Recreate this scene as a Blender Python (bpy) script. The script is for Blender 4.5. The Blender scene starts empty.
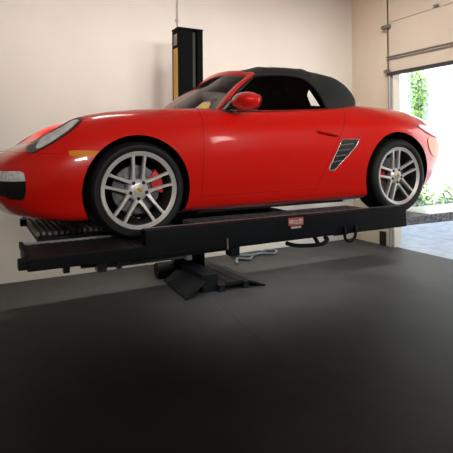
import bpy, bmesh, math, random
from mathutils import Vector, Matrix
from mathutils.bvhtree import BVHTree

random.seed(7)
C = bpy.context.scene.collection
SC = bpy.context.scene
PI = math.pi
DECK = 0.95                      # height of the lift deck above the floor

# ------------------------------------------------------------------ materials
def mat(name, col, rough=0.5, metal=0.0, coat=0.0, noise=0.0, nscale=8.0, bump=0.0, bscale=60.0,
        spec=0.5, emit=None, estr=0.0, alpha=1.0):
    m = bpy.data.materials.new(name); m.use_nodes = True
    nt = m.node_tree; b = nt.nodes['Principled BSDF']
    b.inputs['Base Color'].default_value = (*col, 1)
    b.inputs['Roughness'].default_value = rough
    b.inputs['Metallic'].default_value = metal
    b.inputs['Coat Weight'].default_value = coat
    b.inputs['Coat Roughness'].default_value = 0.03
    b.inputs['Specular IOR Level'].default_value = spec
    b.inputs['Alpha'].default_value = alpha
    if emit:
        b.inputs['Emission Color'].default_value = (*emit, 1)
        b.inputs['Emission Strength'].default_value = estr
    if noise or bump:
        tc = nt.nodes.new('ShaderNodeTexCoord')
        if noise:
            n = nt.nodes.new('ShaderNodeTexNoise'); n.inputs['Scale'].default_value = nscale
            n.inputs['Detail'].default_value = 6
            r = nt.nodes.new('ShaderNodeValToRGB')
            r.color_ramp.elements[0].position = .3; r.color_ramp.elements[1].position = .7
            r.color_ramp.elements[0].color = (*[c * (1 - noise) for c in col], 1)
            r.color_ramp.elements[1].color = (*[min(1, c * (1 + noise)) for c in col], 1)
            nt.links.new(tc.outputs['Object'], n.inputs['Vector'])
            nt.links.new(n.outputs['Fac'], r.inputs['Fac'])
            nt.links.new(r.outputs['Color'], b.inputs['Base Color'])
        if bump:
            n2 = nt.nodes.new('ShaderNodeTexNoise'); n2.inputs['Scale'].default_value = bscale
            bp = nt.nodes.new('ShaderNodeBump'); bp.inputs['Strength'].default_value = bump
            bp.inputs['Distance'].default_value = .01
            nt.links.new(tc.outputs['Object'], n2.inputs['Vector'])
            nt.links.new(n2.outputs['Fac'], bp.inputs['Height'])
            nt.links.new(bp.outputs['Normal'], b.inputs['Normal'])
    return m

def glass_mat(name, tint, ior=1.5):
    """tinted pane: transmits through the tint, mirrors by the Fresnel law"""
    m = bpy.data.materials.new(name); m.use_nodes = True
    nt = m.node_tree; nt.nodes.clear()
    out = nt.nodes.new('ShaderNodeOutputMaterial')
    tr = nt.nodes.new('ShaderNodeBsdfTransparent'); tr.inputs['Color'].default_value = (*tint, 1)
    gl = nt.nodes.new('ShaderNodeBsdfGlossy'); gl.inputs['Roughness'].default_value = .03
    fr = nt.nodes.new('ShaderNodeFresnel'); fr.inputs['IOR'].default_value = ior
    mx = nt.nodes.new('ShaderNodeMixShader')
    nt.links.new(fr.outputs[0], mx.inputs['Fac'])
    nt.links.new(tr.outputs[0], mx.inputs[1]); nt.links.new(gl.outputs[0], mx.inputs[2])
    nt.links.new(mx.outputs[0], out.inputs[0])
    return m

M = {}
M['red'] = mat('red_paint', (.76, .009, .004), .28, coat=1.0, spec=.4)
M['black'] = mat('black_plastic', (.008, .008, .009), .45)
M['gap'] = mat('panel_gap', (.30, .008, .005), .8, spec=.1)
M['well'] = mat('wheel_well', (.006, .006, .007), .9, spec=.1)
M['fabric'] = mat('soft_top_fabric', (.020, .023, .022), .8, bump=.25, bscale=400, spec=.35)
M['rubber'] = mat('tyre_rubber', (.012, .012, .013), .6, spec=.3)
M['silver'] = mat('silver_wheel', (.70, .69, .67), .35, metal=.25)
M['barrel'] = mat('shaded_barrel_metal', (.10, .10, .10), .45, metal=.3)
M['disc'] = mat('brake_steel', (.14, .14, .145), .4, metal=.6, noise=.5, nscale=30)
M['caliper'] = mat('red_caliper', (.55, .01, .015), .4)
M['gold'] = mat('gold_crest', (.75, .52, .14), .4, metal=.3)
M['crestred'] = mat('crest_red', (.35, .02, .02), .5)
M['orange'] = mat('amber_lens', (.85, .30, .02), .15, coat=1)
M['lamp'] = mat('headlight_lens', (.92, .91, .88), .12, metal=.0, coat=1, noise=.35, nscale=16)
M['lampdark'] = mat('headlight_shade', (.14, .135, .125), .25, coat=1)
M['fog'] = mat('fog_lens', (.88, .88, .88), .15, metal=.05, coat=1, noise=.35, nscale=40)
M['tail'] = mat('tail_lens', (.90, .20, .025), .15, coat=1)
M['tailclear'] = mat('tail_lens_clear', (.85, .75, .78), .15, coat=1)
M['chrome'] = mat('bright_trim', (.75, .75, .75), .2, metal=.8)
M['wind'] = glass_mat('windshield_glass', (.80, .83, .81), 1.5)
M['side'] = glass_mat('dark_side_glass', (.16, .17, .17), 1.3)
M['interior'] = mat('dark_interior', (.010, .010, .011), .8)
M['dash'] = mat('grey_dashboard', (.11, .10, .085), .7)
M['seat'] = mat('black_leather', (.018, .018, .019), .5)
M['paper'] = mat('white_paper', (.85, .85, .80), .7)
M['yellowtag'] = mat('yellow_sticker', (.80, .62, .12), .6)
M['post'] = mat('matt_black_post', (.004, .0045, .005), .7, spec=.03)
M['wallfar'] = mat('bounce_cut_wall', (.10, .095, .09), .9)  # front wall out of view, darkened to cut bounced light
M['lift'] = mat('black_lift_steel', (.008, .010, .013), .5, noise=.25, nscale=14, spec=.25)
M['liftflat'] = mat('charcoal_plate_steel', (.010, .011, .013), .55, noise=.25, nscale=14, spec=.15)
M['tread'] = mat('ribbed_deck_shaded', (.035, .034, .032), .5, noise=.4, nscale=25)  # near deck, shade put into the darker colour
M['tray'] = mat('lit_grey_grating', (.30, .28, .25), .5, noise=.3, nscale=25)  # far deck and grating, light put into the paler grey
M['edge'] = mat('lit_edge_bright_metal', (.45, .45, .43), .4, metal=.6)  # edge highlights put into the colour; also bare metal of clamps and clip
M['speck'] = mat('speckled_ramp_steel', (.32, .32, .38), .5, noise=.8, nscale=45)
M['chequer'] = mat('worn_chequer_plate', (.32, .32, .34), .38, metal=.4, noise=.95, nscale=28)
M['brightsheet'] = mat('outdoor_bright_plate', (.72, .74, .74), .35, metal=.6, noise=.15, nscale=20)  # outdoor brightness put into the pale colour
M['yellow'] = mat('yellow_strip', (.72, .46, .08), .55)
M['steel'] = mat('grey_cylinder_steel', (.30, .29, .27), .4, metal=.5)
M['pinklabel'] = mat('red_label', (.62, .16, .13), .6)
M['palelabel'] = mat('pale_label', (.72, .62, .58), .6)
M['wall'] = mat('painted_wall', (.78, .755, .69), .9, noise=.02, nscale=2, bump=.05, bscale=120, spec=.1)
M['wall2'] = mat('cream_wall', (.78, .72, .59), .9, noise=.03, nscale=2, bump=.05, bscale=120, spec=.1)
M['ceil'] = mat('white_ceiling', (.75, .72, .68), .9, noise=.02)
M['floor'] = mat('polished_concrete', (.050, .049, .048), .55, noise=.12, nscale=3, spec=.12)
M['joint'] = mat('floor_joint', (.03, .03, .03), .9)
M['door'] = mat('beige_garage_door', (.70, .635, .54), .6, noise=.02, nscale=3)
M['doorgrey'] = mat('grey_door_rail', (.22, .21, .20), .5, metal=.3)
M['seal'] = mat('dark_rubber_seal', (.05, .045, .048), .7)
M['jamb'] = mat('grey_track', (.36, .35, .34), .45, metal=.5)
M['trimw'] = mat('white_post_paint', (.85, .84, .82), .7, noise=.02)
M['ext'] = mat('white_outside_wall', (.90, .90, .88), .9, noise=.03, nscale=1.5)
M['apron'] = mat('outside_concrete', (.50, .55, .62), .9, noise=.2, nscale=5)
M['leaf'] = mat('green_leaf', (.22, .42, .10), .6, noise=.4, nscale=9)
M['leaf2'] = mat('pale_green_leaf', (.30, .46, .20), .6, noise=.4, nscale=9)
M['twig'] = mat('brown_twig', (.20, .14, .08), .8)
M['petal'] = mat('white_petal', (.9, .88, .85), .7)
M['hose'] = mat('grey_hose', (.13, .16, .18), .5)
M['pipe'] = mat('grey_conduit', (.55, .53, .50), .5, metal=.3)

# ------------------------------------------------------------------ helpers
def finish(name, bm, m, parent=None, smooth=False, angle=35, bevel=0.0):
    bmesh.ops.recalc_face_normals(bm, faces=bm.faces[:])
    me = bpy.data.meshes.new(name); bm.to_mesh(me); bm.free()
    for mm in (m if isinstance(m, (list, tuple)) else [m]):
        me.materials.append(mm)
    o = bpy.data.objects.new(name, me); C.objects.link(o)
    if parent: o.parent = parent
    if smooth:
        for p in me.polygons: p.use_smooth = True
        try: me.set_sharp_from_angle(angle=math.radians(angle))
        except Exception: pass
    if bevel:
        md = o.modifiers.new('bevel', 'BEVEL'); md.width = bevel; md.segments = 2; md.limit_method = 'ANGLE'
    return o

def thing(name, label, cat, loc=(0, 0, 0), group=None):
    o = bpy.data.objects.new(name, None); C.objects.link(o); o.location = loc
    o.empty_display_size = .1
    o['label'] = label; o['category'] = cat
    if group: o['group'] = group
    return o

def tag(o, label, cat, group=None, kind=None):
    o['label'] = label; o['category'] = cat
    if group: o['group'] = group
    if kind: o['kind'] = kind
    return o

def struct(name, bm, m, parent=None, **k):
    o = finish(name, bm, m, parent, **k)
    if parent is None: o['kind'] = 'structure'
    return o

def box(bm, x0, x1, y0, y1, z0, z1):
    vs = [bm.verts.new(p) for p in ((x0, y0, z0), (x1, y0, z0), (x1, y1, z0), (x0, y1, z0),
                                    (x0, y0, z1), (x1, y0, z1), (x1, y1, z1), (x0, y1, z1))]
    for f in ((0, 3, 2, 1), (4, 5, 6, 7), (0, 1, 5, 4), (1, 2, 6, 5), (2, 3, 7, 6), (3, 0, 4, 7)):
        bm.faces.new([vs[i] for i in f])
    return vs

def prism(bm, pts, d):
    """polygon of 3D points extruded by vector d"""
    d = Vector(d); a = [bm.verts.new(p) for p in pts]; b = [bm.verts.new(Vector(p) + d) for p in pts]
    n = len(pts)
    bm.faces.new(a[::-1]); bm.faces.new(b)
    for i in range(n): bm.faces.new((a[i], a[(i + 1) % n], b[(i + 1) % n], b[i]))

def tube(bm, pts, r, n=8, closed=False):
    pts = [Vector(p) for p in pts]; rings = []; N = len(pts)
    prev = None
    for i, p in enumerate(pts):
        if closed: t = pts[(i + 1) % N] - pts[i - 1]
        else: t = pts[min(i + 1, N - 1)] - pts[max(i - 1, 0)]
        t.normalize()
        if prev is None:
            u = t.orthogonal().normalized()
        else:
            u = (prev - t * prev.dot(t))
            u = u.normalized() if u.length > 1e-6 else t.orthogonal().normalized()
        prev = u; v = t.cross(u)
        rr = r[i] if isinstance(r, (list, tuple)) else r
        rings.append([bm.verts.new(p + (u * math.cos(a) + v * math.sin(a)) * rr)
                      for a in (2 * PI * k / n for k in range(n))])
    for i in range(N if closed else N - 1):
        A, B = rings[i], rings[(i + 1) % N]
        for k in range(n): bm.faces.new((A[k], A[(k + 1) % n], B[(k + 1) % n], B[k]))
    if not closed:
        bm.faces.new(rings[0][::-1]); bm.faces.new(rings[-1])

def catmull(P, n=8, closed=False):
    P = [Vector(p) for p in P]; out = []; N = len(P)
    for i in range(N if closed else N - 1):
        p0 = P[i - 1] if (closed or i > 0) else P[0] * 2 - P[1]
        p1 = P[i]; p2 = P[(i + 1) % N]
        p3 = P[(i + 2) % N] if (closed or i + 2 < N) else P[-1] * 2 - P[-2]
        for k in range(n):
            t = k / n
            out.append(.5 * ((2 * p1) + (p2 - p0) * t + (2 * p0 - 5 * p1 + 4 * p2 - p3) * t * t
                             + (3 * p1 - p0 - 3 * p2 + p3) * t ** 3))
    if not closed: out.append(P[-1].copy())
    return out

def cyl(bm, c, axis, r, h, n=24, r2=None):
    c = Vector(c); ax = Vector(axis).normalized(); u = ax.orthogonal().normalized(); v = ax.cross(u)
    r2 = r if r2 is None else r2
    a = [bm.verts.new(c + (u * math.cos(t) + v * math.sin(t)) * r) for t in (2 * PI * k / n for k in range(n))]
    b = [bm.verts.new(c + ax * h + (u * math.cos(t) + v * math.sin(t)) * r2) for t in (2 * PI * k / n for k in range(n))]
    bm.faces.new(a[::-1]); bm.faces.new(b)
    for k in range(n): bm.faces.new((a[k], a[(k + 1) % n], b[(k + 1) % n], b[k]))

def lathe_y(bm, prof, n=72):
    """prof: (w, r) closed or open profile revolved about the Y axis; w points to -Y"""
    rings = [[bm.verts.new((r * math.cos(t), -w, r * math.sin(t))) for t in (2 * PI * k / n for k in range(n))]
             for w, r in prof]
    for A, B in zip(rings, rings[1:]):
        for k in range(n): bm.faces.new((A[k], A[(k + 1) % n], B[(k + 1) % n], B[k]))
    return rings

def cubic(Pm, P0, P1, Pp, t):
    """non-uniform (chord length) cubic between P0 and P1"""
    d0 = max((P0 - Pm).length, 1e-4); d1 = max((P1 - P0).length, 1e-4); d2 = max((Pp - P1).length, 1e-4)
    m0 = ((P1 - P0) / d1 * d0 + (P0 - Pm) / d0 * d1) / (d0 + d1) * d1
    m1 = ((Pp - P1) / d2 * d1 + (P1 - P0) / d1 * d2) / (d1 + d2) * d1
    t2, t3 = t * t, t * t * t
    return P0 * (2 * t3 - 3 * t2 + 1) + m0 * (t3 - 2 * t2 + t) + P1 * (-2 * t3 + 3 * t2) + m1 * (t3 - t2)

def mir(p): return Vector((p[0], -p[1], p[2]))

def netsurf(net, nu, nv, mir_u=True, mir_v=True):
    """net[station][row] of Vectors -> refined grid [i][j]; first/last stations and last row lie on y=0"""
    S = len(net); R = len(net[0])
    cols = []
    for s in range(S):                                  # refine along v
        row = net[s]; out = []
        for r in range(R - 1):
            Pm = row[r - 1] if r > 0 else row[0] * 2 - row[1]
            if r + 2 < R: Pp = row[r + 2]
            else: Pp = mir(row[R - 2]) if mir_v else row[R - 1] * 2 - row[R - 2]
            if (Pp - row[r + 1]).length < 1e-4 : Pp = row[r + 1] * 2 - row[r]
            for k in range(nv): out.append(cubic(Pm, row[r], row[r + 1], Pp, k / nv))
        out.append(row[-1].copy()); cols.append(out)
    V = len(cols[0]); grid = []
    for s in range(S - 1):
        for k in range(nu):
            line = []
            for j in range(V):
                P0, P1 = cols[s][j], cols[s + 1][j]
                Pm = cols[s - 1][j] if s > 0 else (mir(P1) if mir_u else P0 * 2 - P1)
                Pp = cols[s + 2][j] if s + 2 < S else (mir(P0) if mir_u else P1 * 2 - P0)
                if (Pm - P0).length < 1e-4 or j == V - 1 and (s == 0): Pm = P0 * 2 - P1
                if (Pp - P1).length < 1e-4 or j == V - 1 and (s + 2 == S): Pp = P1 * 2 - P0
                line.append(cubic(Pm, P0, P1, Pp, k / nu))
            grid.append(line)
    grid.append([p.copy() for p in cols[-1]])
    return grid

# ================================================================== CAR
# half-body control net: stations from the nose round the near side to the tail, rows from sill to centre line
N_ = lambda *a: [Vector((x, -y, z)) for x, y, z in a]
net = [
 N_((-.55,0,.13),(-.78,0,.165),(-.865,0,.28),(-.885,0,.40),(-.865,0,.50),(-.82,0,.555),(-.74,0,.60),(-.60,0,.65),(-.40,0,.70)),
 N_((-.55,.26,.13),(-.765,.28,.165),(-.85,.28,.28),(-.87,.28,.40),(-.85,.28,.50),(-.805,.28,.56),(-.72,.27,.605),(-.57,.22,.655),(-.36,0,.71)),
 N_((-.52,.46,.13),(-.70,.50,.17),(-.785,.53,.28),(-.805,.54,.40),(-.785,.53,.50),(-.735,.51,.565),(-.66,.47,.62),(-.50,.36,.675),(-.31,0,.72)),
 N_((-.48,.62,.13),(-.57,.70,.165),(-.64,.72,.28),(-.66,.735,.40),(-.64,.73,.51),(-.60,.69,.605),(-.54,.60,.697),(-.42,.44,.705),(-.25,0,.735)),
 N_((-.38,.72,.13),(-.40,.80,.155),(-.42,.825,.29),(-.43,.84,.42),(-.42,.835,.55),(-.41,.77,.70),(-.38,.64,.796),(-.29,.46,.765),(-.16,0,.755)),
 N_((-.2,.74,.14),(-.2,.835,.165),(-.2,.86,.30),(-.21,.875,.43),(-.21,.87,.58),(-.2,.79,.765),(-.19,.66,.842),(-.13,.47,.81),(-.04,0,.80)),
 N_((0,.74,.14),(0,.845,.18),(0,.87,.31),(0,.885,.45),(0,.88,.62),(0,.79,.80),(0,.66,.866),(.04,.47,.84),(.09,0,.835)),
 N_((.25,.74,.14),(.25,.845,.185),(.25,.865,.31),(.25,.875,.45),(.25,.87,.62),(.25,.80,.80),(.25,.69,.878),(.25,.48,.868),(.27,0,.865)),
 N_((.5,.74,.14),(.5,.845,.185),(.5,.86,.30),(.5,.865,.45),(.5,.86,.62),(.5,.825,.78),(.5,.745,.872),(.5,.50,.89),(.48,0,.895)),
 N_((.85,.74,.14),(.85,.85,.188),(.85,.86,.30),(.85,.865,.45),(.85,.865,.62),(.85,.835,.78),(.85,.77,.868),(.85,.5,.875),(.85,0,.88)),
 N_((1.3,.74,.14),(1.3,.85,.19),(1.3,.863,.30),(1.3,.867,.45),(1.3,.868,.62),(1.3,.84,.79),(1.3,.78,.883),(1.3,.5,.89),(1.3,0,.895)),
 N_((1.65,.74,.14),(1.65,.855,.19),(1.65,.868,.30),(1.65,.875,.45),(1.65,.875,.62),(1.65,.85,.80),(1.65,.785,.903),(1.65,.5,.92),(1.65,0,.93)),
 N_((2.05,.74,.14),(2.05,.865,.192),(2.05,.885,.31),(2.05,.895,.46),(2.05,.895,.64),(2.05,.86,.83),(2.05,.75,.945),(2.05,.5,.978),(2.05,0,.985)),
 N_((2.4,.74,.15),(2.4,.87,.20),(2.4,.895,.31),(2.4,.90,.47),(2.4,.90,.65),(2.4,.85,.84),(2.4,.73,.942),(2.4,.5,.967),(2.4,0,.975)),
 N_((2.68,.72,.17),(2.70,.84,.21),(2.74,.87,.32),(2.76,.885,.48),(2.76,.88,.65),(2.75,.82,.80),(2.75,.69,.918),(2.75,.48,.943),(2.75,0,.952)),
 N_((2.85,.66,.19),(2.92,.74,.23),(3.0,.77,.34),(3.08,.785,.5),(3.085,.785,.65),(3.05,.73,.785),(3.0,.62,.872),(2.98,.45,.90),(2.96,0,.912)),
 N_((2.98,.46,.21),(3.12,.52,.25),(3.21,.54,.35),(3.28,.55,.5),(3.27,.54,.63),(3.22,.5,.735),(3.15,.44,.79),(3.1,.34,.82),(3.07,0,.845)),
 N_((3.05,.24,.21),(3.22,.26,.25),(3.32,.27,.35),(3.385,.28,.5),(3.37,.27,.62),(3.31,.26,.725),(3.24,.24,.78),(3.18,.2,.805),(3.15,0,.82)),
 N_((3.08,0,.21),(3.25,0,.25),(3.36,0,.35),(3.42,0,.5),(3.41,0,.62),(3.35,0,.72),(3.28,0,.77),(3.22,0,.795),(3.19,0,.81)),
]
grid = netsurf(net, 8, 6)
GU, GV = len(grid), len(grid[0])
bm = bmesh.new()
def addgrid(bm, g):
    vs = [[bm.verts.new(p) for p in line] for line in g]
    for i in range(len(g) - 1):
        for j in range(len(g[0]) - 1):
            try: bm.faces.new((vs[i][j], vs[i + 1][j], vs[i + 1][j + 1], vs[i][j + 1]))
            except ValueError: pass
    return vs
vsN = addgrid(bm, grid)
vsF = addgrid(bm, [[mir(p) for p in line] for line in grid])
for i in range(GU - 1):                                  # underbody between the two bottom rows
    bm.faces.new((vsN[i][0], vsF[i][0], vsF[i + 1][0], vsN[i + 1][0])) if i not in (0, GU - 2) else None
bm.faces.new((vsN[0][0], vsF[1][0], vsN[1][0])); bm.faces.new((vsN[-1][0], vsN[-2][0], vsF[-2][0]))
bmesh.ops.remove_doubles(bm, verts=bm.verts[:], dist=2e-4)
bmesh.ops.dissolve_degenerate(bm, edges=bm.edges[:], dist=1e-5)
bmesh.ops.recalc_face_normals(bm, faces=bm.faces[:])
bodyfull = BVHTree.FromBMesh(bm)                         # uncut surface, for seating lamps and trim
shell = finish('shell', bm, M['red'])
ARCH = [(0.0, .325, .362), (2.39, .335, .395)]
cb = bmesh.new()
for x, z, r in ARCH:
    for s in (-1, 1):
        y0, y1 = (-1.1, -.52) if s < 0 else (.52, 1.1)
        cyl(cb, (x, y0, z), (0, 1, 0), r, y1 - y0, 64)
bmesh.ops.recalc_face_normals(cb, faces=cb.faces[:])
cutter = finish('cutter', cb, M['well'])
md = shell.modifiers.new('arches', 'BOOLEAN'); md.object = cutter; md.operation = 'DIFFERENCE'; md.solver = 'EXACT'
dg = bpy.context.evaluated_depsgraph_get()
ev = shell.evaluated_get(dg); em = ev.to_mesh()
bm = bmesh.new(); bm.from_mesh(em); ev.to_mesh_clear()
for o in (shell, cutter):
    me = o.data; bpy.data.objects.remove(o); bpy.data.meshes.remove(me)
def in_well(f):
    for x, z, r in ARCH:
        if all(abs(math.hypot(v.co.x - x, v.co.z - z) - r) < 2e-3 for v in f.verts) : return True
        c = f.calc_center_median()
        if abs(abs(c.y) - .52) < 1e-3 and math.hypot(c.x - x, c.z - z) < r + .01: return True
    return False
for f in bm.faces: f.material_index = 1 if in_well(f) else 0

def cut(co, no, sel):
    faces = [f for f in bm.faces if f.material_index == 0 and sel(f.calc_center_median())]
    es = {e for f in faces for e in f.edges}; vs = {v for f in faces for v in f.verts}
    bmesh.ops.bisect_plane(bm, geom=list(vs) + list(es) + faces, plane_co=co, plane_no=Vector(no).normalized(), dist=1e-5)

# panel lines ---------------------------------------------------------------
BUMP = lambda x: .575 - .06 * (x + .6)                    # bumper top line z(x)
cut((-.6, 0, .575), (.06, 0, 1), lambda c: c.x < -.2)
for s in (-1, 1):
    cut((-.6, s * .50, 0), (-.12, s, 0), lambda c: c.x < .56 and c.z > .5 and s * c.y > 0)
cut((.48, 0, 0), (1, 0, 0), lambda c: c.x < .7 and c.z > .8 and abs(c.y) < .72)
HOODY = lambda x: .50 + .12 * (x + .6)
DF = lambda z: .452 + .055 * (z - .2)
DR = lambda z: 1.70 + .571 * (z - .66)
DB = .262
side = lambda c: abs(c.y) > .70 and .2 < c.x < 2.0
cut((.452, 0, .2), (1, 0, -.055), lambda c: side(c) and c.x < .8)
cut((1.70, 0, .66), (1, 0, -.571), lambda c: side(c) and c.x > 1.3)
cut((1, 0, DB), (0, 0, 1), lambda c: side(c) and c.z < .45)
for s in (-1, 1): cut((1, s * .725, .876), (0, 1, 0), lambda c: .4 < c.x < 1.95 and .6 < s * c.y and c.z > .7)
def region(f):
    if f.material_index == 1: return 'body'
    c = f.calc_center_median()
    if c.x < -.2 and c.z < BUMP(c.x) and c.x < -.33 + 0: return 'bumper'
    if c.x < .48 and c.z >= BUMP(c.x) and abs(c.y) < HOODY(c.x) and c.z > .55: return 'hood'
    if abs(c.y) > .725 and DF(c.z) < c.x < DR(c.z) and c.z > DB:
        return 'door_near' if c.y < 0 else 'door_far'
    if .72 < c.x < 1.62 and abs(c.y) < .66 and c.z > .8: return 'hole'
    return 'body'
cut((-.33, 0, 0), (1, 0, 0), lambda c: c.z < .6 and c.x < -.2)
for s in (-1, 1): cut((1, s * .66, 0), (0, 1, 0), lambda c: .65 < c.x < 1.7 and c.z > .8)
cut((.72, 0, 0), (1, 0, 0), lambda c: abs(c.y) < .7 and c.z > .8 and .6 < c.x < .85)
cut((1.62, 0, 0), (1, 0, 0), lambda c: abs(c.y) < .7 and c.z > .8 and 1.5 < c.x < 1.75)
parts = {}
for f in bm.faces: parts.setdefault(region(f), []).append(f)
def extract(faces):
    nb = bmesh.new(); mp = {}
    for f in faces:
        vs = []
        for v in f.verts:
            if v.index not in mp: mp[v.index] = nb.verts.new(v.co)
            vs.append(mp[v.index])
        try: g = nb.faces.new(vs); g.material_index = f.material_index
        except ValueError: pass
    return nb
bm.verts.index_update()
car = thing('sports_car', 'red two-seat soft-top sports car with black roof raised on the black lift', 'car', (0, 0, DECK))

def seam_of(nb, r=.0016):
    sb = bmesh.new()
    for e in nb.edges:
        if e.is_boundary and e.calc_length() > 1e-5:
            a, b = e.verts[0].co.copy(), e.verts[1].co.copy()
            tube(sb, [a, b], r, 4)
    return sb
def panel(key, name):
    nb = extract(parts[key])
    sb = seam_of(nb)
    o = finish(name, nb, [M['red'], M['well']], car, smooth=True, angle=50)
    finish('panel_gap', sb, M['gap'], o)
    return o
body = finish('body', extract(parts['body']), [M['red'], M['well']], car, smooth=True, angle=50)
hood = panel('hood', 'hood')
bumper = panel('bumper', 'front_bumper')
door_n = panel('door_near', 'door')
door_f = panel('door_far', 'door')
bm.free()

# surface patches ------------------------------------------------------------
def patch(poly, sgn=-1, off=.004, step=.02, direction=None, origin_y=1.5):
    """flat (x,z) outline laid onto the body flank by casting sideways"""
    b = bmesh.new()
    vs = [b.verts.new((x, 0, z)) for x, z in poly]
    b.faces.new(vs)
    xs = [p[0] for p in poly]; zs = [p[1] for p in poly]
    x = min(xs) + step
    while x < max(xs):
        bmesh.ops.bisect_plane(b, geom=b.verts[:] + b.edges[:] + b.faces[:], plane_co=(x, 0, 0), plane_no=(1, 0, 0)); x += step
    z = min(zs) + step
    while z < max(zs):
        bmesh.ops.bisect_plane(b, geom=b.verts[:] + b.edges[:] + b.faces[:], plane_co=(0, 0, z), plane_no=(0, 0, 1)); z += step
    last = None
    for v in b.verts:
        h, n, i, d = bodyfull.ray_cast(Vector((v.co.x, sgn * origin_y, v.co.z)), Vector((0, -sgn, 0)))
        if h is None:
            h, n, i, d = bodyfull.find_nearest(Vector((v.co.x, sgn * .6, v.co.z)))
        if n.y * sgn < 0: n = -n
        v.co = h + n * off
    return b
def outline(poly, sgn, off, n=4):
    out = []
    P = poly + poly[:1]
    for (a, c) in zip(P, P[1:]):
        for k in range(n):
            x = a[0] + (c[0] - a[0]) * k / n; z = a[1] + (c[1] - a[1]) * k / n
            h, nn, i, d = bodyfull.ray_cast(Vector((x, sgn * 1.5, z)), Vector((0, -sgn, 0)))
            if h is None: h, nn, i, d = bodyfull.find_nearest(Vector((x, sgn * .6, z)))
            if nn.y * sgn < 0: nn = -nn
            out.append(h + nn * off)
    return out
def smooth_poly(p, n=4):
    q = catmull([(x, 0, z) for x, z in p], n, True)
    return [(v.x, v.z) for v in q]

HEAD = [(-.655,.597),(-.648,.577),(-.623,.575),(-.59,.592),(-.487,.656),(-.404,.717),(-.331,.79),(-.362,.795),(-.42,.766),(-.483,.728),(-.56,.682),(-.61,.645),(-.646,.610)]
HEADIN = [(-.605,.603),(-.575,.606),(-.487,.664),(-.408,.725),(-.352,.778),(-.385,.776),(-.44,.742),(-.50,.706),(-.57,.660)]
MARK = [(-.432,.578),(-.417,.588),(-.268,.584),(-.278,.566),(-.303,.549),(-.419,.551)]
FOG = [(-.85,.460),(-.703,.463),(-.680,.453),(-.673,.404),(-.741,.399),(-.85,.399)]
GRILLE = [(-.85,.398),(-.673,.402),(-.67,.348),(-.677,.297),(-.692,.284),(-.755,.286),(-.781,.304),(-.85,.33)]
VENT = [(1.735,.660),(1.915,.660),(1.88,.606),(1.65,.410),(1.588,.412),(1.614,.460)]
TAIL = [(2.80,.672),(2.90,.675),(2.99,.645),(3.06,.60),(3.04,.53),(2.95,.50),(2.85,.52),(2.79,.59)]
TAILC = [(2.70,.79),(2.80,.798),(2.91,.765),(2.985,.69),(2.89,.70),(2.77,.745)]
for s in (-1, 1):
    h = finish('headlight', patch(smooth_poly(HEAD), s, .006), M['lampdark'], car, smooth=True)
    finish('lens', patch(smooth_poly(HEADIN), s, .010), M['lamp'], h, smooth=True)
    b = bmesh.new(); tube(b, outline(smooth_poly(HEAD), s, .004, 1), .004, 6, True)
    finish('bezel', b, M['black'], h, smooth=True)
    finish('marker_light', patch(smooth_poly(MARK), s, .005), M['orange'], car, smooth=True)
    finish('fog_light', patch(FOG, s, .006), M['fog'], car, smooth=True)
    g = finish('air_intake', patch(GRILLE, s, .004), M['black'], car, smooth=True)
    b = bmesh.new()
    for z in (.345, .31):
        tube(b, [p for p in outline([(-.85, z), (-.72, z)], s, .008, 8)[:9]], .006, 6)
    finish('slat', b, M['black'], g, smooth=True)
    v = finish('side_vent', patch(VENT, s, .003), M['black'], car, smooth=True)
    b = bmesh.new(); tube(b, outline(VENT, s, .005, 5), .0055, 6, True)
    finish('vent_trim', b, M['chrome'], v, smooth=True)
    for k in range(4):
        t = (k + .9) / 4.9
        a = (1.735 + (1.61 - 1.735) * t, .655 + (.43 - .655) * t); c = (a[0] + .15 - .075 * t, a[1] + .012)
        b = bmesh.new(); tube(b, outline([a, c], s, .008, 8)[:9], .005, 6)
        finish('slat', b, M['steel'], v, smooth=True)
    t = finish('tail_light', patch(smooth_poly(TAIL), s, .006), M['tail'], car, smooth=True)
    finish('clear_lens', patch(smooth_poly(TAILC), s, .009), M['tailclear'], t, smooth=True)
    # door handle on the door skin
    d = door_n if s < 0 else door_f
    hp = outline([(1.487, .729), (1.685, .694)], s, .022, 10)[:11]
    b = bmesh.new(); tube(b, hp, [.006] + [.015] * 9 + [.008], 10)
    finish('door_handle', b, M['red'], d, smooth=True)

# licence-free tail bits: rear bumper lower seam
# windshield -----------------------------------------------------------------
def ws(u, v):
    """u in [-1,1] across, v in [0,1] from cowl to header"""
    base = Vector((.46 + .20 * u * u, .70 * u, .885 - .012 * u * u))
    head = Vector((1.03 + .035 * u * u, .535 * u, 1.268 - .072 * u * u))
    p = base.lerp(head, v); k = math.sin(PI * v) * .02
    return p + Vector((-.6 * k, 0, .8 * k))
b = bmesh.new()
addgrid(b, [[ws(-1 + 2 * i / 24, j / 12) for j in range(13)] for i in range(25)])
wind = finish('windshield', b, M['wind'], car, smooth=True)
b = bmesh.new()
path = [ws(-1, j / 14) for j in range(14)] + [ws(-1 + 2 * i / 20, 1) for i in range(21)] + [ws(1, 1 - j / 14) for j in range(1, 15)]
def band(b, path, w, h):
    rings = []
    N = len(path)
    for i, p in enumerate(path):
        t = (path[min(i + 1, N - 1)] - path[max(i - 1, 0)]).normalized()
        n = Vector((-.6, 0, .8)); n = (n - t * n.dot(t)).normalized(); s = t.cross(n)
        rings.append([b.verts.new(p + s * (w[i] * math.cos(a)) + n * (h * math.sin(a))) for a in (2 * PI * k / 10 for k in range(10))])
    for A, B in zip(rings, rings[1:]):
        for k in range(10): b.faces.new((A[k], A[(k + 1) % 10], B[(k + 1) % 10], B[k]))
    b.faces.new(rings[0]); b.faces.new(rings[-1])
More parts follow.
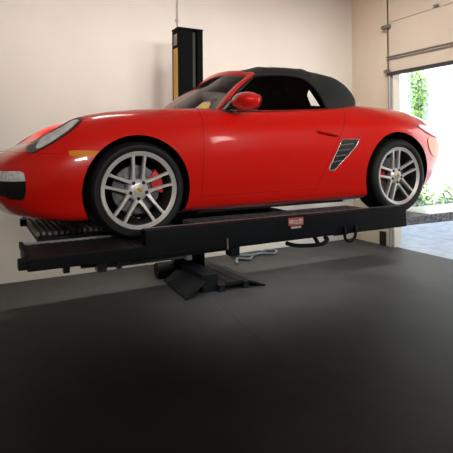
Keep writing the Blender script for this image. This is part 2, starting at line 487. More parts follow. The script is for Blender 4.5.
band(b, path, [.040] * 15 + [.034] * 20 + [.012] * 15, .018)
finish('windshield_frame', b, M['red'], car, smooth=True)
for s in (-1, 1):
  b = bmesh.new(); tube(b, [Vector((.655 + .41 * t, s * (.728 - .165 * t), .872 + .305 * t)) for t in (k / 10 for k in range(11))], .010, 6)
  finish('pillar_seal', b, M['black'], car, smooth=True)
b = bmesh.new(); tube(b, [ws(-.92 + 1.84 * i / 20, .02) + Vector((-.01, 0, .006)) for i in range(21)], .010, 6)
tube(b, [ws(-.35 + .6 * i / 10, .04 + .03 * math.sin(i * .3)) + Vector((-.012, 0, .012)) for i in range(11)], .006, 6)
finish('wiper', b, M['black'], car, smooth=True)
b = bmesh.new(); tube(b, [ws(.55 + .43 * i / 8, .015) + Vector((-.025, 0, .016)) for i in range(9)], .012, 8)
finish('cowl_trim', b, M['black'], car, smooth=True)

# soft top --------------------------------------------------------------------
top = [
 N_((1.065,.545,1.190),(1.06,.50,1.222),(1.05,.38,1.252),(1.045,.2,1.270),(1.04,0,1.276)),
 N_((1.255,.60,1.205),(1.258,.57,1.250),(1.27,.45,1.290),(1.29,.23,1.308),(1.3,0,1.312)),
 N_((1.46,.625,1.200),(1.465,.60,1.248),(1.475,.46,1.300),(1.49,.23,1.318),(1.5,0,1.322)),
 N_((1.57,.650,1.160),(1.585,.62,1.220),(1.6,.47,1.296),(1.61,.24,1.316),(1.62,0,1.320)),
 N_((1.65,.695,1.055),(1.67,.65,1.15),(1.70,.50,1.272),(1.715,.25,1.306),(1.72,0,1.312)),
 N_((1.69,.75,.915),(1.74,.71,1.05),(1.80,.59,1.225),(1.82,.3,1.290),(1.83,0,1.302)),
 N_((1.85,.745,.932),(1.89,.71,1.05),(1.95,.60,1.195),(1.97,.33,1.258),(1.98,0,1.272)),
 N_((2.05,.69,.955),(2.08,.66,1.035),(2.11,.55,1.135),(2.12,.32,1.192),(2.125,0,1.21)),
 N_((2.24,.50,.950),(2.245,.47,.995),(2.25,.39,1.045),(2.25,.22,1.090),(2.25,0,1.105)),
 N_((2.37,.26,.95),(2.36,.23,.972),(2.345,.18,.992),(2.335,.1,1.008),(2.33,0,1.015)),
 N_((2.42,0,.95),(2.41,0,.962),(2.40,0,.97),(2.385,0,.98),(2.37,0,.99)),
]
tg = netsurf(top, 5, 5)
# the header end is open: rebuild station 0 tangents by mirroring in x is not needed
b = bmesh.new(); addgrid(b, tg); addgrid(b, [[mir(p) for p in l] for l in tg])
bmesh.ops.remove_doubles(b, verts=b.verts[:], dist=1e-4)
st = finish('soft_top', b, M['fabric'], car, smooth=True, angle=60)
sm = st.modifiers.new('thick', 'SOLIDIFY'); sm.thickness = .016; sm.offset = -1
for s in (-1, 1):                                        # piping around the window opening
    b = bmesh.new(); tube(b, catmull([(p[0].x, s * abs(p[0].y) * 1.005, p[0].z) for p in top[:6]], 4), .011, 8)
    finish('window_seal', b, M['black'], st, smooth=True)
for k in (4, 17):
    b = bmesh.new(); L_ = [p for p in tg[k][6:]]; L_ += [mir(p) for p in L_[::-1][1:]]
    tube(b, [p + Vector((0, 0, .002)) for p in L_], .007, 6)
    finish('roof_bow_seam', b, M['fabric'], st, smooth=True)

# side windows -----------------------------------------------------------------
bot = catmull([(.70,.742,.868),(1.0,.752,.870),(1.35,.755,.882),(1.67,.748,.908)], 8)
tp = catmull([(.715,.730,.885),(.90,.637,1.045),(1.055,.560,1.165),(1.25,.600,1.198),(1.45,.622,1.193),(1.555,.647,1.153),(1.635,.692,1.05),(1.675,.742,.925)], 8)
def along(P, t):
    L = [0]
    for a, c in zip(P, P[1:]): L.append(L[-1] + (c - a).length)
    d = t * L[-1]
    for i in range(len(P) - 1):
        if L[i + 1] >= d: return P[i].lerp(P[i + 1], (d - L[i]) / max(L[i + 1] - L[i], 1e-9))
    return P[-1]
for s in (-1, 1):
    g = []
    for i in range(25):
        a = along(bot, i / 24); c = along(tp, i / 24)
        g.append([Vector((p.x, s * p.y, p.z)) for p in (a.lerp(c, j / 8) for j in range(9))])
    b = bmesh.new(); addgrid(b, g)
    w = finish('side_window', b, M['side'], car, smooth=True)
    b = bmesh.new()
    q = [(1.515,.687,1.035),(1.55,.672,1.085),(1.60,.690,1.005),(1.625,.722,.945),(1.525,.729,.945)]
    b.faces.new([b.verts.new((x, s * (y + .012), z)) for x, y, z in q])
    finish('light_patch', b, mat('painted_light_patch', (.80, .78, .72), .3), w)  # painted pale patch for light seen through the cabin
    # belt seal
    b = bmesh.new(); tube(b, [(p.x, s * (p.y + .012), p.z + .004) for p in bot], .008, 6)
    finish('belt_seal', b, M['black'], w, smooth=True)

# interior ---------------------------------------------------------------------
b = bmesh.new(); box(b, .72, 1.62, -.66, .66, .34, .36); box(b, .70, .72, -.66, .66, .34, .87); box(b, 1.62, 1.64, -.66, .66, .34, .95)
box(b, .72, 1.62, -.68, -.66, .34, .87); box(b, .72, 1.62, .66, .68, .34, .87)
finish('cabin_tub', b, M['interior'], car)
b = bmesh.new()
prism(b, [(.58, -.66, .86), (.80, -.66, .885), (.92, -.66, .84), (.92, -.66, .66), (.72, -.66, .60), (.58, -.66, .80)], (0, 1.32, 0))
finish('dashboard', b, M['dash'], car, bevel=.015)
for y in (-.36, .36):
    b = bmesh.new()
    secs = [(1.28, .50, .23, .07), (1.36, .70, .25, .07), (1.42, .88, .23, .06), (1.455, .98, .15, .05), (1.47, 1.06, .13, .05), (1.48, 1.12, .09, .035)]
    rings = []
    for x, z, hw, hd in secs:
        rings.append([b.verts.new((x + hd * math.sin(a) * (1 if abs(math.sin(a)) else 1), y + hw * math.copysign(abs(math.cos(a)) ** .6, math.cos(a)), z)) for a in (2 * PI * k / 20 for k in range(20))])
    for A, B in zip(rings, rings[1:]):
        for k in range(20): b.faces.new((A[k], A[(k + 1) % 20], B[(k + 1) % 20], B[k]))
    b.faces.new(rings[0]); b.faces.new(rings[-1])
    seat = finish('seat', b, M['seat'], car, smooth=True)
    b = bmesh.new(); box(b, .90, 1.34, y - .24, y + .24, .40, .56)
    finish('seat_cushion', b, M['seat'], seat, bevel=.04)
b = bmesh.new()
cw = Vector((1.0, -.36, .80)); axw = Vector((-.9, 0, .43)).normalized(); u = Vector((0, 1, 0)); v = axw.cross(u)
tube(b, [cw + (u * math.cos(a) + v * math.sin(a)) * .18 for a in (2 * PI * k / 32 for k in range(32))], .015, 8, True)
for a in (.2, PI - .2, 1.5 * PI): tube(b, [cw, cw + (u * math.cos(a) + v * math.sin(a)) * .18], .014, 6)
tube(b, [cw, cw + Vector((-.2, 0, -.05))], .03, 8)
finish('steering_wheel', b, M['black'], car, smooth=True)

# mirrors ------------------------------------------------------------------------
for s in (-1, 1):
    MX, MY, MZ = (0, 0, 0) if s < 0 else (.20, -.085, -.02)     # the far mirror is folded back
    b = bmesh.new(); c = Vector((.800 + MX, s * (.93 + MY), .938 + MZ)); n1, n2 = 24, 16
    rings = []
    for j in range(1, n2):
        ph = PI * j / n2
        ring = []
        for k in range(n1):
            th = 2 * PI * k / n1
            y = math.cos(ph) * .140
            e = math.sin(ph) ** .75
            x = e * math.cos(th); z = e * math.sin(th) * .068
            x = x * .125 if x < 0 else x * .075
            x += -.02 * (y * s) / .125 * -1 * 0
            ring.append(b.verts.new(c + Vector((x + .16 * (-y), s * -1 * y * -1, z * (1 - .12 * y / .125) ))))
        rings.append(ring)
    for A, B in zip(rings, rings[1:]):
        for k in range(n1): b.faces.new((A[k], A[(k + 1) % n1], B[(k + 1) % n1], B[k]))
    b.faces.new(rings[0]); b.faces.new(rings[-1])
    m = finish('side_mirror', b, M['red'], car, smooth=True, angle=70)
    b = bmesh.new()
    tube(b, [(.735 + MX, s * (.79 + MY * .3), .884), (.755 + MX, s * (.85 + MY), .892 + MZ), (.775 + MX, s * (.90 + MY), .905 + MZ)], [.028, .022, .024], 10)
    finish('mirror_arm', b, M['black'], m, smooth=True)
    b = bmesh.new()
    tube(b, [(.70 + MX, s * (.832 + MY), .876 + MZ), (.80 + MX, s * (.90 + MY), .872 + MZ), (.86 + MX, s * (.96 + MY), .874 + MZ)], [.004, .008, .004], 8)
    finish('mirror_trim', b, M['chrome'], m, smooth=True)
    b = bmesh.new()
    b.faces.new([b.verts.new((.872 + MX - .16 * .10 * math.cos(a), s * (.93 + MY + .10 * math.cos(a)), .938 + MZ + .052 * math.sin(a))) for a in (2 * PI * k / 20 for k in range(20))])
    finish('mirror_glass', b, M['chrome'], m)
# exhaust, lower lip
b = bmesh.new(); cyl(b, (3.22, -.05, .27), (1, 0, 0), .045, .18, 20); cyl(b, (3.22, .05, .27), (1, 0, 0), .045, .18, 20)
finish('exhaust_tip', b, M['chrome'], car, smooth=True)
b = bmesh.new(); box(b, -.2, 3.0, -.50, .50, .115, .150); box(b, .5, 1.9, -.70, .70, .12, .145)
finish('underbody', b, M['black'], car)

# wheels ---------------------------------------------------------------------------
def build_wheel(R, W, rim_rot, cal_ang):
    hw = W / 2; lip = hw - .006; P = {}
    b = bmesh.new()
    # barrel and lip
    lathe_y(b, [(lip - .012, .230), (lip - .006, .246), (lip, .250), (lip + .002, .256), (lip - .004, .260), (lip - .02, .258), (-hw + .02, .250), (-hw + .02, .236), (0, .225), (lip - .03, .226), (lip - .012, .230)], 80)
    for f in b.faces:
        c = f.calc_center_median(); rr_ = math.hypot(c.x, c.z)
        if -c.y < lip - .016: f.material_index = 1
    # hub
    rr = lathe_y(b, [(lip - .075, .072), (lip - .045, .070), (lip - .034, .058), (lip - .030, .034)], 40)
    b.faces.new(rr[-1]); 
    # five double spokes
    for i in range(5):
        A = PI / 2 + rim_rot + i * 2 * PI / 5
        er = Vector((math.cos(A), 0, math.sin(A))); et = Vector((-math.sin(A), 0, math.cos(A)))
        for s in (-1, 1):
            secs = []
            for r, t, w_, fw in ((.050, .036, .017, lip - .036), (.095, .034, .0115, lip - .030), (.16, .0365, .0095, lip - .020), (.215, .040, .0105, lip - .013), (.246, .043, .015, lip - .010)):
                c = er * r + et * (s * t)
                y0 = -fw; y1 = -fw + .034
                secs.append([c + et * w_ * .8 + Vector((0, y0, 0)), c + et * w_ + Vector((0, y0 + .005, 0)), c + et * w_ * .9 + Vector((0, y1, 0)),
                             c - et * w_ * .9 + Vector((0, y1, 0)), c - et * w_ + Vector((0, y0 + .005, 0)), c - et * w_ * .8 + Vector((0, y0, 0))])
            vs = [[b.verts.new(p) for p in q] for q in secs]
            for a, c in zip(vs, vs[1:]):
                for k in range(6): b.faces.new((a[k], a[(k + 1) % 6], c[(k + 1) % 6], c[k]))
            b.faces.new(vs[0]); b.faces.new(vs[-1])
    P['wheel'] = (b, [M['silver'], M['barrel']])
    b = bmesh.new()
    prof = [(lip - .004, .259), (lip + .006, .268), (hw + .004, .285), (hw + .003, .300), (hw - .012, R - .010), (hw - .028, R - .002), (hw - .045, R)]
    prof += [(-a, r) for a, r in prof[::-1]]
    g = []
    for k in range(4):
        pass
    lathe_y(b, prof, 96)
    P['tyre'] = (b, M['rubber'])
    b = bmesh.new()
    rr = lathe_y(b, [(.005, .165), (.022, .165), (.022, .085), (.035, .08), (.035, .05)], 48); b.faces.new(rr[-1])
    lathe_y(b, [(.005, .165), (.005, .05)], 48)
    P['brake_disc'] = (b, M['disc'])
    b = bmesh.new()
    pts = []
    for k in range(9):
        a = cal_ang - .48 + .96 * k / 8; pts.append((.185 * math.cos(a), .185 * math.sin(a)))
    for k in range(9):
        a = cal_ang + .42 - .84 * k / 8; pts.append((.105 * math.cos(a), .105 * math.sin(a)))
    prism(b, [(x, -.045, z) for x, z in pts], (0, .075, 0))
    P['brake_caliper'] = (b, M['caliper'])
    b = bmesh.new(); rr = lathe_y(b, [(lip - .034, .034), (lip - .024, .032), (lip - .021, .026)], 32); b.faces.new(rr[-1])
    P['center_cap'] = (b, M['silver'])
    b = bmesh.new()
    sh = [(-.017, .017), (-.009, .021), (0, .019), (.009, .021), (.017, .017), (.018, 0), (.012, -.014), (0, -.023), (-.012, -.014), (-.018, 0)]
    prism(b, [(x, -(lip - .018), z) for x, z in sh], (0, -.002, 0))
    P['crest'] = (b, M['gold'])
    b = bmesh.new()
    for x0, x1, z0, z1 in ((-.013, -.002, .004, .009), (.002, .013, -.012, -.006), (-.004, .004, -.004, .004)):
        box(b, x0, x1, -(lip - .0145), -(lip - .017), z0, z1)
    P['crest_mark'] = (b, M['crestred'])
    bolts = []
    for i in range(5):
        A = PI / 2 + PI / 5 + rim_rot + i * 2 * PI / 5
        b = bmesh.new(); c = Vector((math.cos(A), 0, math.sin(A))) * .058
        cyl(b, c + Vector((0, -(lip - .045), 0)), (0, -1, 0), .0125, .014, 12)
        bolts.append((b, M['black']))
    return P, bolts
def wheel_set(R, W, rim_rot, cal, loc_n, loc_f, cal_flip):
    P, bolts = build_wheel(R, W, rim_rot, cal)
    w = finish('wheel', P['wheel'][0], P['wheel'][1], car, smooth=True, angle=40); w.location = loc_n
    subs = []
    for k in ('tyre', 'brake_disc', 'brake_caliper', 'center_cap', 'crest', 'crest_mark'):
        subs.append(finish(k, P[k][0], P[k][1], w, smooth=k not in ('crest', 'crest_mark'), angle=40))
    for b, m in bolts: subs.append(finish('lug_bolt', b, m, w, smooth=True))
    w2 = w.copy(); C.objects.link(w2); w2.parent = car; w2.location = loc_f; w2.rotation_euler = (0, 0, PI)
    for o in subs:
        c = o.copy(); C.objects.link(c); c.parent = w2
wheel_set(.322, .235, .0, math.radians(18), (.010, -.743, .322), (.010, .743, .322), True)
wheel_set(.335, .265, .10, math.radians(172), (2.415, -.748, .335), (2.415, .748, .335), True)

# paper on the dashboard -------------------------------------------------------------
b = bmesh.new()
g = [[Vector((.66 + .14 * i / 4, -.48 + .30 * j / 4, DECK + .90 + .10 * i / 4 + .005 * math.sin(j * 1.5))) for j in range(5)] for i in range(5)]
addgrid(b, g)
o = finish('paper_sheet', b, M['paper'], None, smooth=True)
tag(o, 'white paper sheet lying on the dashboard inside the windshield of the red car', 'paper')
b = bmesh.new()
q = [ws(u_, v_) + Vector((-.012, 0, .009)) for u_, v_ in ((-.90, .05), (-.76, .05), (-.74, .17), (-.88, .17))]
b.faces.new([b.verts.new(p) for p in q])
finish('inspection_sticker', b, M['yellowtag'], car)

# ================================================================== LIFT
lift = thing('single_post_lift', 'black steel single-post car lift carrying the red sports car', 'car lift', (1.34, 1.36, 0))
LO = Vector((-1.34, -1.36, DECK))
def lp(name, b, m, parent=lift, **k):
    """lift part given in deck coordinates"""
    bmesh.ops.translate(b, verts=b.verts[:], vec=LO)
    return finish(name, b, m, parent, **k)
for s in (-1, 1):
    near = s < 0
    Y = lambda a, c: (min(s * a, s * c), max(s * a, s * c))
    y0, y1 = Y(.63, 1.07); xs = -.70 if near else -.50
    tm = M['tread'] if near else M['tray']  # same steel: shaded copy near, lit copy far
    b = bmesh.new(); box(b, xs, 2.27, y0, y1, -.076, -.008)
    rw = lp('runway', b, M['lift'], bevel=.004)
    b = bmesh.new()                                        # ribbed tread ahead of the raised rail
    x = xs + .02
    box(b, xs, 2.26, y0 + .012, y1 - .012, -.008, -.005)
    while x < .33:
        box(b, x, x + .016, y0 + .012, y1 - .012, -.008, -.002); x += .045
    lp('tread_plate', b, tm, rw)
    b = bmesh.new(); e0, e1 = Y(.622, .634); box(b, xs, .40, e0, e1, -.06, .006)  # strip added as the light caught on the inner edge
    lp('edge_highlight', b, M['edge'], rw)
    b = bmesh.new(); r0, r1 = Y(.99, 1.072)
    box(b, -.03, 2.265, r0, r1, -.078, .093)
    lp('side_rail', b, M['lift'], rw, bevel=.006)
    b = bmesh.new(); box(b, .40, 2.00, *Y(.64, .985), -.01, .075)
    lp('deck_plate', b, M['chequer'], rw, bevel=.006)
    b = bmesh.new(); r0, r1 = Y(.99, .998); box(b, -.02, 2.255, r0, r1, .092, .096)  # strip added as the lit top edge of the rail
    lp('edge_highlight', b, M['edge'], rw)
    b = bmesh.new(); r0, r1 = Y(.63, 1.07)
    prism(b, [(2.265, r0, -.002), (3.9, r0, -.002), (3.9, r0, -.09), (2.265, r0, -.072)], (0, r1 - r0, 0))
    lp('ramp_plate', b, M['speck'], rw, bevel=.004)
    b = bmesh.new(); q0, q1 = Y(.64, 1.06); box(b, 2.56, 3.89, q0, q1, -.002, .002)
    lp('ramp_bright_sheet', b, M['brightsheet'], rw)  # added sheet, its pale colour stands in for outdoor brightness
    b = bmesh.new(); box(b, xs - .045, xs, *Y(.98, 1.06), -.066, -.012)
    lp('end_peg', b, M['lift'], rw, bevel=.004)
    b = bmesh.new(); box(b, xs + .19, xs + .225, *Y(1.02, 1.06), -.110, -.076)
    lp('end_peg', b, M['lift'], rw, bevel=.003)
    b = bmesh.new(); box(b, xs - .01, xs + .012, *Y(.64, 1.02), -.02, .020)
    lp('end_stop', b, M['lift'], rw, bevel=.004)
    if near:
        b = bmesh.new(); box(b, 1.043, 1.178, -1.075, -1.072, .030, .086)
        st_ = lp('warning_sticker', b, M['pinklabel'], rw)
        b = bmesh.new()
        for (xa, xb, za, zb) in ((1.051, 1.085, .046, .072), (1.091, 1.130, .058, .066), (1.091, 1.165, .042, .050), (1.137, 1.169, .056, .074), (1.065, 1.155, .008, .024)):
            box(b, xa, xb, -1.077, -1.0745, za, zb)
        lp('sticker_print', b, M['palelabel'], st_)
        b = bmesh.new(); tube(b, catmull([(1.565, -1.085, -.015), (1.568, -1.085, -.095), (1.585, -1.085, -.125), (1.62, -1.085, -.134), (1.655, -1.085, -.123), (1.675, -1.085, -.095), (1.68, -1.085, -.015)], 5), .012, 8)
        lp('hanging_loop', b, M['lift'], rw, smooth=True)
        b = bmesh.new(); box(b, .575, .645, -1.06, -.98, -.140, -.07); lp('rail_bracket', b, M['lift'], rw, bevel=.004)
        b = bmesh.new(); box(b, .535, .545, -1.082, -1.07, -.085, -.01); lp('rail_clip', b, M['edge'], rw)
        b = bmesh.new(); box(b, -.12, .55, -1.05, -.70, -.098, -.07); lp('rail_housing', b, M['lift'], rw, bevel=.006)
# ribbed tray between the runways
b = bmesh.new(); box(b, -.56, .30, -.30, .62, -.06, -.03)
tr = lp('center_tray', b, M['lift'])
b = bmesh.new(); x = -.56
while x < .30:
    box(b, x, x + .022, -.20, .61, -.03, -.004); x += .042
lp('grating', b, M['tray'], tr)
b = bmesh.new(); box(b, -.61, -.56, .46, .54, -.05, .01); lp('end_peg', b, M['lift'], tr, bevel=.004)
b = bmesh.new(); box(b, -.64, .30, -.63, -.30, -.10, -.07); lp('tray_beam', b, M['lift'], tr)
for x in (.62, 1.86):
    b = bmesh.new(); box(b, x, x + .16, -.64, 1.0, -.19, -.078)
    lp('cross_beam', b, M['lift'], bevel=.006)
b = bmesh.new(); box(b, .62, 2.02, .86, 1.06, -.30, -.08)
lp('cross_beam', b, M['lift'], bevel=.008)
b = bmesh.new(); box(b, 1.10, 1.58, 1.06, 1.50, -.60, .35)
lp('carriage', b, M['lift'], bevel=.008)
# post
PX0, PX1, PY0, PY1, PT = 1.176, 1.50, 1.28, 1.47, 2.02
b = bmesh.new()
box(b, PX0, PX0 + .02, PY0, PY1, -.95, PT); box(b, PX1 - .02, PX1, PY0, PY1, -.95, PT); box(b, PX0 + .02, PX1 - .02, PY1 - .02, PY1, -.95, PT)
box(b, PX0 + .02, PX0 + .19, PY0, PY0 + .015, -.95, PT); box(b, PX1 - .075, PX1 - .02, PY0, PY0 + .015, -.95, PT)
post = lp('post', b, M['post'], bevel=.004)
b = bmesh.new(); box(b, PX0 - .005, PX1 + .005, PY0 - .005, PY1 + .005, PT, PT + .015); lp('post_cap', b, M['post'], post, bevel=.003)
b = bmesh.new(); box(b, PX0 + .19, PX1 - .075, PY0 + .05, PY0 + .07, -.9, PT - .01); lp('hydraulic_ram', b, M['black'], post)
b = bmesh.new(); box(b, PX0 - .005, PX0 - .0005, PY0 + .015, PY1 - .05, .4, 1.79); lp('yellow_strip', b, M['yellow'], post)
b = bmesh.new(); box(b, PX0 - .005, PX0 - .0005, PY0 + .03, PY1 - .06, 1.83, 1.96); lp('cap_plate', b, M['steel'], post)
# base
b = bmesh.new(); box(b, 1.19, 1.38, .70, 1.60, -.95, -.76)
bs = lp('base_leg', b, M['lift'], bevel=.006)
b = bmesh.new(); prism(b, [(1.38, .66, -.87), (1.55, .66, -.865), (1.72, .66, -.865), (1.72, .66, -.90), (1.38, .66, -.90)], (0, .95, 0))
lp('base_plate', b, M['liftflat'], bs)
for x in (1.48, 1.60):
    b = bmesh.new(); tube(b, [(x, .66, -.864), (x, 1.60, -.864)], .006, 6)
    lp('plate_ridge', b, M['lift'], bs)
b = bmesh.new(); prism(b, [(1.72, .63, -.865), (1.725, .63, -.89), (1.925, .60, -.948), (1.935, .60, -.938)], (0, .92, 0))
lp('base_flap', b, M['liftflat'], bs)
b = bmesh.new(); prism(b, [(1.20, .62, -.80), (1.20, .62, -.82), (.945, .56, -.948), (.94, .56, -.938)], (.05, .78, 0))
lp('base_flap', b, M['liftflat'], bs)
for x in (1.36, 1.66):
    b = bmesh.new(); box(b, x, x + .07, .63, .72, -.95, -.87); ft = lp('base_foot', b, M['lift'], bs, bevel=.005)
b = bmesh.new(); cyl(b, (.96, 1.50, -.85), (1, 0, 0), .085, .30, 24); box(b, 1.0, 1.2, 1.45, 1.55, -.95, -.88)
lp('hydraulic_motor', b, M['lift'], smooth=True)
# pale hydraulic cylinder slung under the tray
b = bmesh.new(); cyl(b, (.04, .25, -.40), (1, 0, .0), .038, .80, 20); cyl(b, (-.16, .25, -.40), (1, 0, 0), .016, .22, 12)
hc = lp('hydraulic_cylinder', b, M['steel'], smooth=True)
for x0, x1, h in ((-.03, .05, .055), (.14, .18, .05), (.80, .85, .05)):
    b = bmesh.new(); box(b, x0, x1, .25 - h, .25 + h, -.40 - h, -.40 + h); lp('cylinder_clamp', b, M['edge'], hc, bevel=.003)
for x in (.0, .81):
    b = bmesh.new(); box(b, x, x + .03, .23, .27, -.36, -.06); lp('cylinder_hanger', b, M['lift'], hc)
# curved lever hanging under the near runway
b = bmesh.new(); tube(b, [(1.37, -.89, -.06), (1.41, -.90, -.10), (1.455, -.90, -.165)], .017, 8)
tube(b, catmull([(1.15, -.90, -.135), (1.22, -.90, -.158), (1.325, -.90, -.172), (1.475, -.90, -.178), (1.53, -.90, -.165), (1.55, -.90, -.142), (1.525, -.90, -.125)], 5), .016, 8)
lp('lever', b, M['lift'], smooth=True)

# conduit above the post, hose on the floor ------------------------------------------
BW = 2.18
b = bmesh.new(); tube(b, [(1.535, BW - .02, 0), (1.535, BW - .02, 4.7)], .011, 10)
for z in (.6, 1.6, 2.6, 3.3): box(b, 1.51, 1.56, BW - .022, BW - .001, z, z + .03)
tag(finish('conduit', b, M['pipe'], None, smooth=True), 'thin grey conduit running up the back wall above the black lift post', 'pipe')
b = bmesh.new()
hp = [(2.10, 1.55, .02), (2.25, 1.80, .02), (2.38, 1.70, .02), (2.52, 1.88, .02), (2.40, 2.02, .02), (2.25, 1.95, .04), (2.42, 1.80, .045), (2.70, 1.92, .02), (2.85, 1.82, .02), (3.0, 1.96, .02), (2.90, 2.06, .02), (2.75, 2.00, .02)]
tube(b, catmull(hp, 8), .02, 8)
tag(finish('air_hose', b, M['hose'], None, smooth=True), 'grey hose lying loosely on the floor by the wall behind the lift', 'hose')

# ================================================================== ROOM
X0, X1, Y0, H = -4.2, 4.75, -6.5, 4.7
b = bmesh.new(); box(b, X0, X1 + .06, Y0, BW, -.1, 0); struct('floor', b, M['floor'])
b = bmesh.new(); prism(b, [(1.205, .45, 0), (1.211, .45, 0), (1.04, -.85, 0), (1.034, -.85, 0)], (0, 0, .0012)); struct('trim_1', b, M['joint'])
b = bmesh.new(); box(b, X0 - .15, X1 + .15, BW, BW + .15, -.1, H); struct('wall_back', b, M['wall'])
b = bmesh.new(); box(b, X0 - .15, X0, Y0, BW, -.1, H); struct('wall_left', b, M['wall'])
b = bmesh.new(); box(b, X0 - .15, X1 + .15, Y0 - .15, Y0, -.1, H); struct('wall_front', b, M['wallfar'])
b = bmesh.new(); box(b, X0 - .15, X1 + .15, Y0, BW, H, H + .15); struct('ceiling', b, M['ceil'])
# door wall: a pier beside the corner, then the opening, then wall again
JY = 1.30; DY1 = -2.2; DZ = 3.35
b = bmesh.new()
box(b, X1, X1 + .15, JY, BW, -.1, H); box(b, X1, X1 + .15, DY1, JY, DZ, H); box(b, X1, X1 + .15, Y0, DY1, -.1, H)
struct('wall_right', b, M['wall2'])
# overhead door, partly raised
dr = bpy.data.objects.new('door_1', None); C.objects.link(dr); dr.location = (X1 - .035, JY + .06, DECK + 1.72); dr['kind'] = 'structure'
def dp(name, b, m, **k): return finish(name, b, m, dr, **k)
for k in range(3):
    b = bmesh.new(); z0 = .03 + (0 if k == 0 else .22 + (k - 1) * .55); z1 = .03 + .22 + k * .55 - .008
    if k == 2: z1 = z0 + .55
    box(b, -.02, .02, -3.5, 0, z0, z1); dp('door_panel', b, M['door'])
b = bmesh.new(); box(b, -.03, .03, -3.5, .01, -.02, .03); dp('bottom_seal', b, M['seal'])
b = bmesh.new(); box(b, -.045, -.018, -3.5, .0, .215, .232); box(b, -.045, -.018, -3.5, .0, .255, .272); dp('door_rail', b, M['doorgrey'])
b = bmesh.new(); box(b, -.06, -.02, -.06, .04, .02, .07); box(b, -.06, -.02, -.08, .05, .70, .76); cyl(b, (-.04, .05, .73), (-1, 0, 0), .03, .03, 16)
dp('door_roller', b, M['doorgrey'])
b = bmesh.new(); box(b, -.05, -.02, -.93, -.85, .80, .84); dp('door_handle', b, M['doorgrey'], bevel=.005)
b = bmesh.new(); box(b, X1 - .055, X1 - .005, JY + .03, JY + .055, 0, H - .3)
struct('trim_2', b, M['jamb'])
b = bmesh.new(); box(b, X1 - .05, X1 - .004, JY + .16, JY + .26, 0, .22)
tag(finish('door_sensor', b, M['black'], None, bevel=.006), 'small black sensor box low on the right wall beside the door opening', 'sensor')

# ================================================================== OUTSIDE
b = bmesh.new(); box(b, X1 + .06, 16, -10, 14, -.14, -.02); struct('ground', b, M['apron'])
b = bmesh.new(); box(b, 10.5, 10.7, -10, 14, -.1, 7); struct('wall_outside', b, M['ext'])
b = bmesh.new(); box(b, 9.45, 9.6, 5.20, 5.56, -.02, 5)
tag(finish('white_post', b, M['trimw'], None, bevel=.01), 'plain white square post standing outside the garage door opening', 'post')
def leaf_mass(b, n, fn, size):
    for _ in range(n):
        p = Vector(fn()); a = random.random() * 6.28; t = random.uniform(-.9, .9); s = size * random.uniform(.6, 1.3)
        u = Vector((math.cos(a) * .3, math.sin(a), t)).normalized(); v = u.orthogonal().normalized()
        v = (v + Vector((random.uniform(-.5, .5), random.uniform(-.5, .5), random.uniform(-.5, .5)))).normalized()
        b.faces.new([b.verts.new(q) for q in (p - u * s, p + v * s * .45, p + u * s, p - v * s * .45)])
def shrub(name, label, x, y, w, h, n, lm, cat='shrub', tall=False, flowers=0, group=None):
    t = thing(name, label, cat, (x, y, -.02), group)
    b = bmesh.new()
    def fn():
        while True:
            q = (random.uniform(-1, 1), random.uniform(-1, 1), random.uniform(0, 1))
            if tall or q[0] ** 2 + q[1] ** 2 + (q[2] * 1.0) ** 2 < 1: break
        k = 1.0 if not tall else .75 + .25 * math.sin(q[2] * 9)
        return (q[0] * w * .5 * k, q[1] * w * .5 * k, .05 + q[2] * h)
    leaf_mass(b, n, fn, .07); finish('foliage', b, lm, t)
    b = bmesh.new()
    for _ in range(6):
        a = random.random() * 6.28
        tube(b, [(0, 0, 0), (math.cos(a) * w * .15, math.sin(a) * w * .15, h * .5), (math.cos(a) * w * .3, math.sin(a) * w * .3, h * .9)], [.02, .014, .006], 5)
    finish('stem', b, M['twig'], t)
    if flowers:
        b = bmesh.new(); leaf_mass(b, flowers, lambda: [c * 1.04 for c in fn()], .05); finish('blossom', b, M['petal'], t)
shrub('climbing_shrub', 'tall narrow green shrub growing outside behind the white post', 10.05, 5.22, .40, 3.9, 1300, M['leaf'], tall=True)
for i, (x, y, h, lb) in enumerate([(9.2, 4.55, .85, 'low white-flowering green shrub outside, closest to the red car tail'),
                                   (9.3, 3.50, .85, 'low white-flowering green shrub outside, farther from the red car tail'),
                                   ]):
    shrub('flowering_shrub', lb, x, y, .95, h, 520, M['leaf2'], flowers=380, group='flowering shrubs outside the door')

# ================================================================== LIGHT
def area(name, loc, target, size, size_y, power, col=(1, 1, 1), spread=180):
    l = bpy.data.lights.new(name, 'AREA'); l.shape = 'RECTANGLE'; l.size = size; l.size_y = size_y
    l.energy = power; l.color = col; l.spread = math.radians(spread)
    o = bpy.data.objects.new(name, l); C.objects.link(o); o.location = loc
    d = Vector(target) - Vector(loc); o.rotation_euler = d.to_track_quat('-Z', 'Y').to_euler()
    return o
def spot(name, loc, target, power, cone, blend, r=.1, col=(1, 1, 1)):
    l = bpy.data.lights.new(name, 'SPOT'); l.energy = power; l.spot_size = math.radians(cone); l.spot_blend = blend
    l.shadow_soft_size = r; l.color = col
    o = bpy.data.objects.new(name, l); C.objects.link(o); o.location = loc
    d = Vector(target) - Vector(loc); o.rotation_euler = d.to_track_quat('-Z', 'Y').to_euler()
    return o
WARM = (1, .92, .82)
for x, y in ((.2, .7), (1.7, .6), (3.2, .8)):
    area('ceiling_lamp', (x, y, 4.2), (x, y, 0), .9, .16, 20, WARM, 66)
area('wall_wash', (1.3, -.4, 3.9), (1.3, 2.18, 2.95), 5.8, .3, 15, (1, .95, .88), 64)  # added light to brighten the back wall, no known fitting
area('wall_wash', (2.6, -.2, 3.9), (4.75, 1.0, 2.6), 1.6, .3, 11, (1, .96, .86), 80)  # added light to brighten the door wall, no known fitting
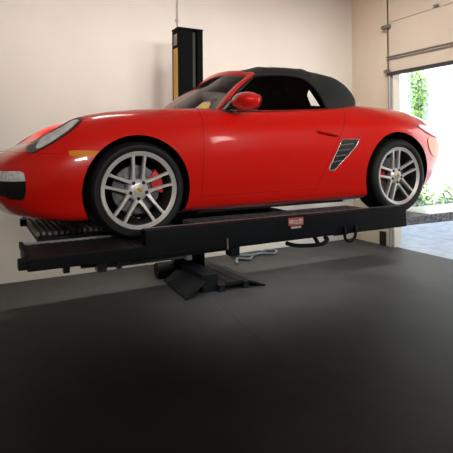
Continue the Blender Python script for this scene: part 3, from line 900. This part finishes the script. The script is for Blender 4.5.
for x, e in ((-1.8, 9.0), (1.0, 12.5), (3.6, 13)):
    area('key_fill', (x, -6.2, 2.9), (x * .75 + .3, 0, 2.15), 1.3, .35, e, (1, .955, .89), 44)  # added fill for the car side, aimed to leave the near floor dark
area('underdeck_fill', (1.9, .35, .66), (1.9, .35, 0), 2.4, 1.1, 9, (1, .99, .97), 125)  # added fill to brighten the floor below the deck, no known lamp
sun = bpy.data.lights.new('sun', 'SUN'); sun.energy = 9; sun.angle = .01; sun.color = (1, .97, .92)
so = bpy.data.objects.new('sun', sun); C.objects.link(so); so.rotation_euler = Vector((.62, .35, -.70)).to_track_quat('-Z', 'Y').to_euler()
w = bpy.data.worlds.new('World'); SC.world = w; w.use_nodes = True
nt = w.node_tree; bg = nt.nodes['Background']
sky = nt.nodes.new('ShaderNodeTexSky'); sky.sky_type = 'HOSEK_WILKIE'; sky.turbidity = 5; sky.sun_direction = Vector((-.62, -.35, .7)).normalized()
nt.links.new(sky.outputs[0], bg.inputs['Color']); bg.inputs['Strength'].default_value = 7.0

# ================================================================== CAMERA
f, ppy, yaw, roll, pitch = 470.334, 147.733, .495142, -.0085493, .0024232
E_ = Vector((-.961, -3.854, .591 + DECK))
cy, sy = math.cos(yaw), math.sin(yaw); cp, sp = math.cos(pitch), math.sin(pitch); cr, sr = math.cos(roll), math.sin(roll)
Ry = Matrix(((cy, -sy, 0), (0, 0, 1), (sy, cy, 0)))        # world -> (right, up, depth)
Rp = Matrix(((1, 0, 0), (0, cp, -sp), (0, sp, cp)))
Rr = Matrix(((cr, sr, 0), (-sr, cr, 0), (0, 0, 1)))
R = Rr @ Rp @ Ry
right, up, fwd = R[0], R[1], R[2]
mw = Matrix((right, up, -fwd)).transposed().to_4x4(); mw.translation = E_
cam = bpy.data.cameras.new('camera'); cam.sensor_width = 36; cam.lens = f / 453 * 36
cam.shift_x = 0; cam.shift_y = (ppy - 226.5) / 453; cam.clip_start = .05
co = bpy.data.objects.new('camera', cam); C.objects.link(co); co.matrix_world = mw
SC.camera = co
SC.view_settings.view_transform = 'Standard'
SC.view_settings.look = 'None'
SC.view_settings.exposure = 0
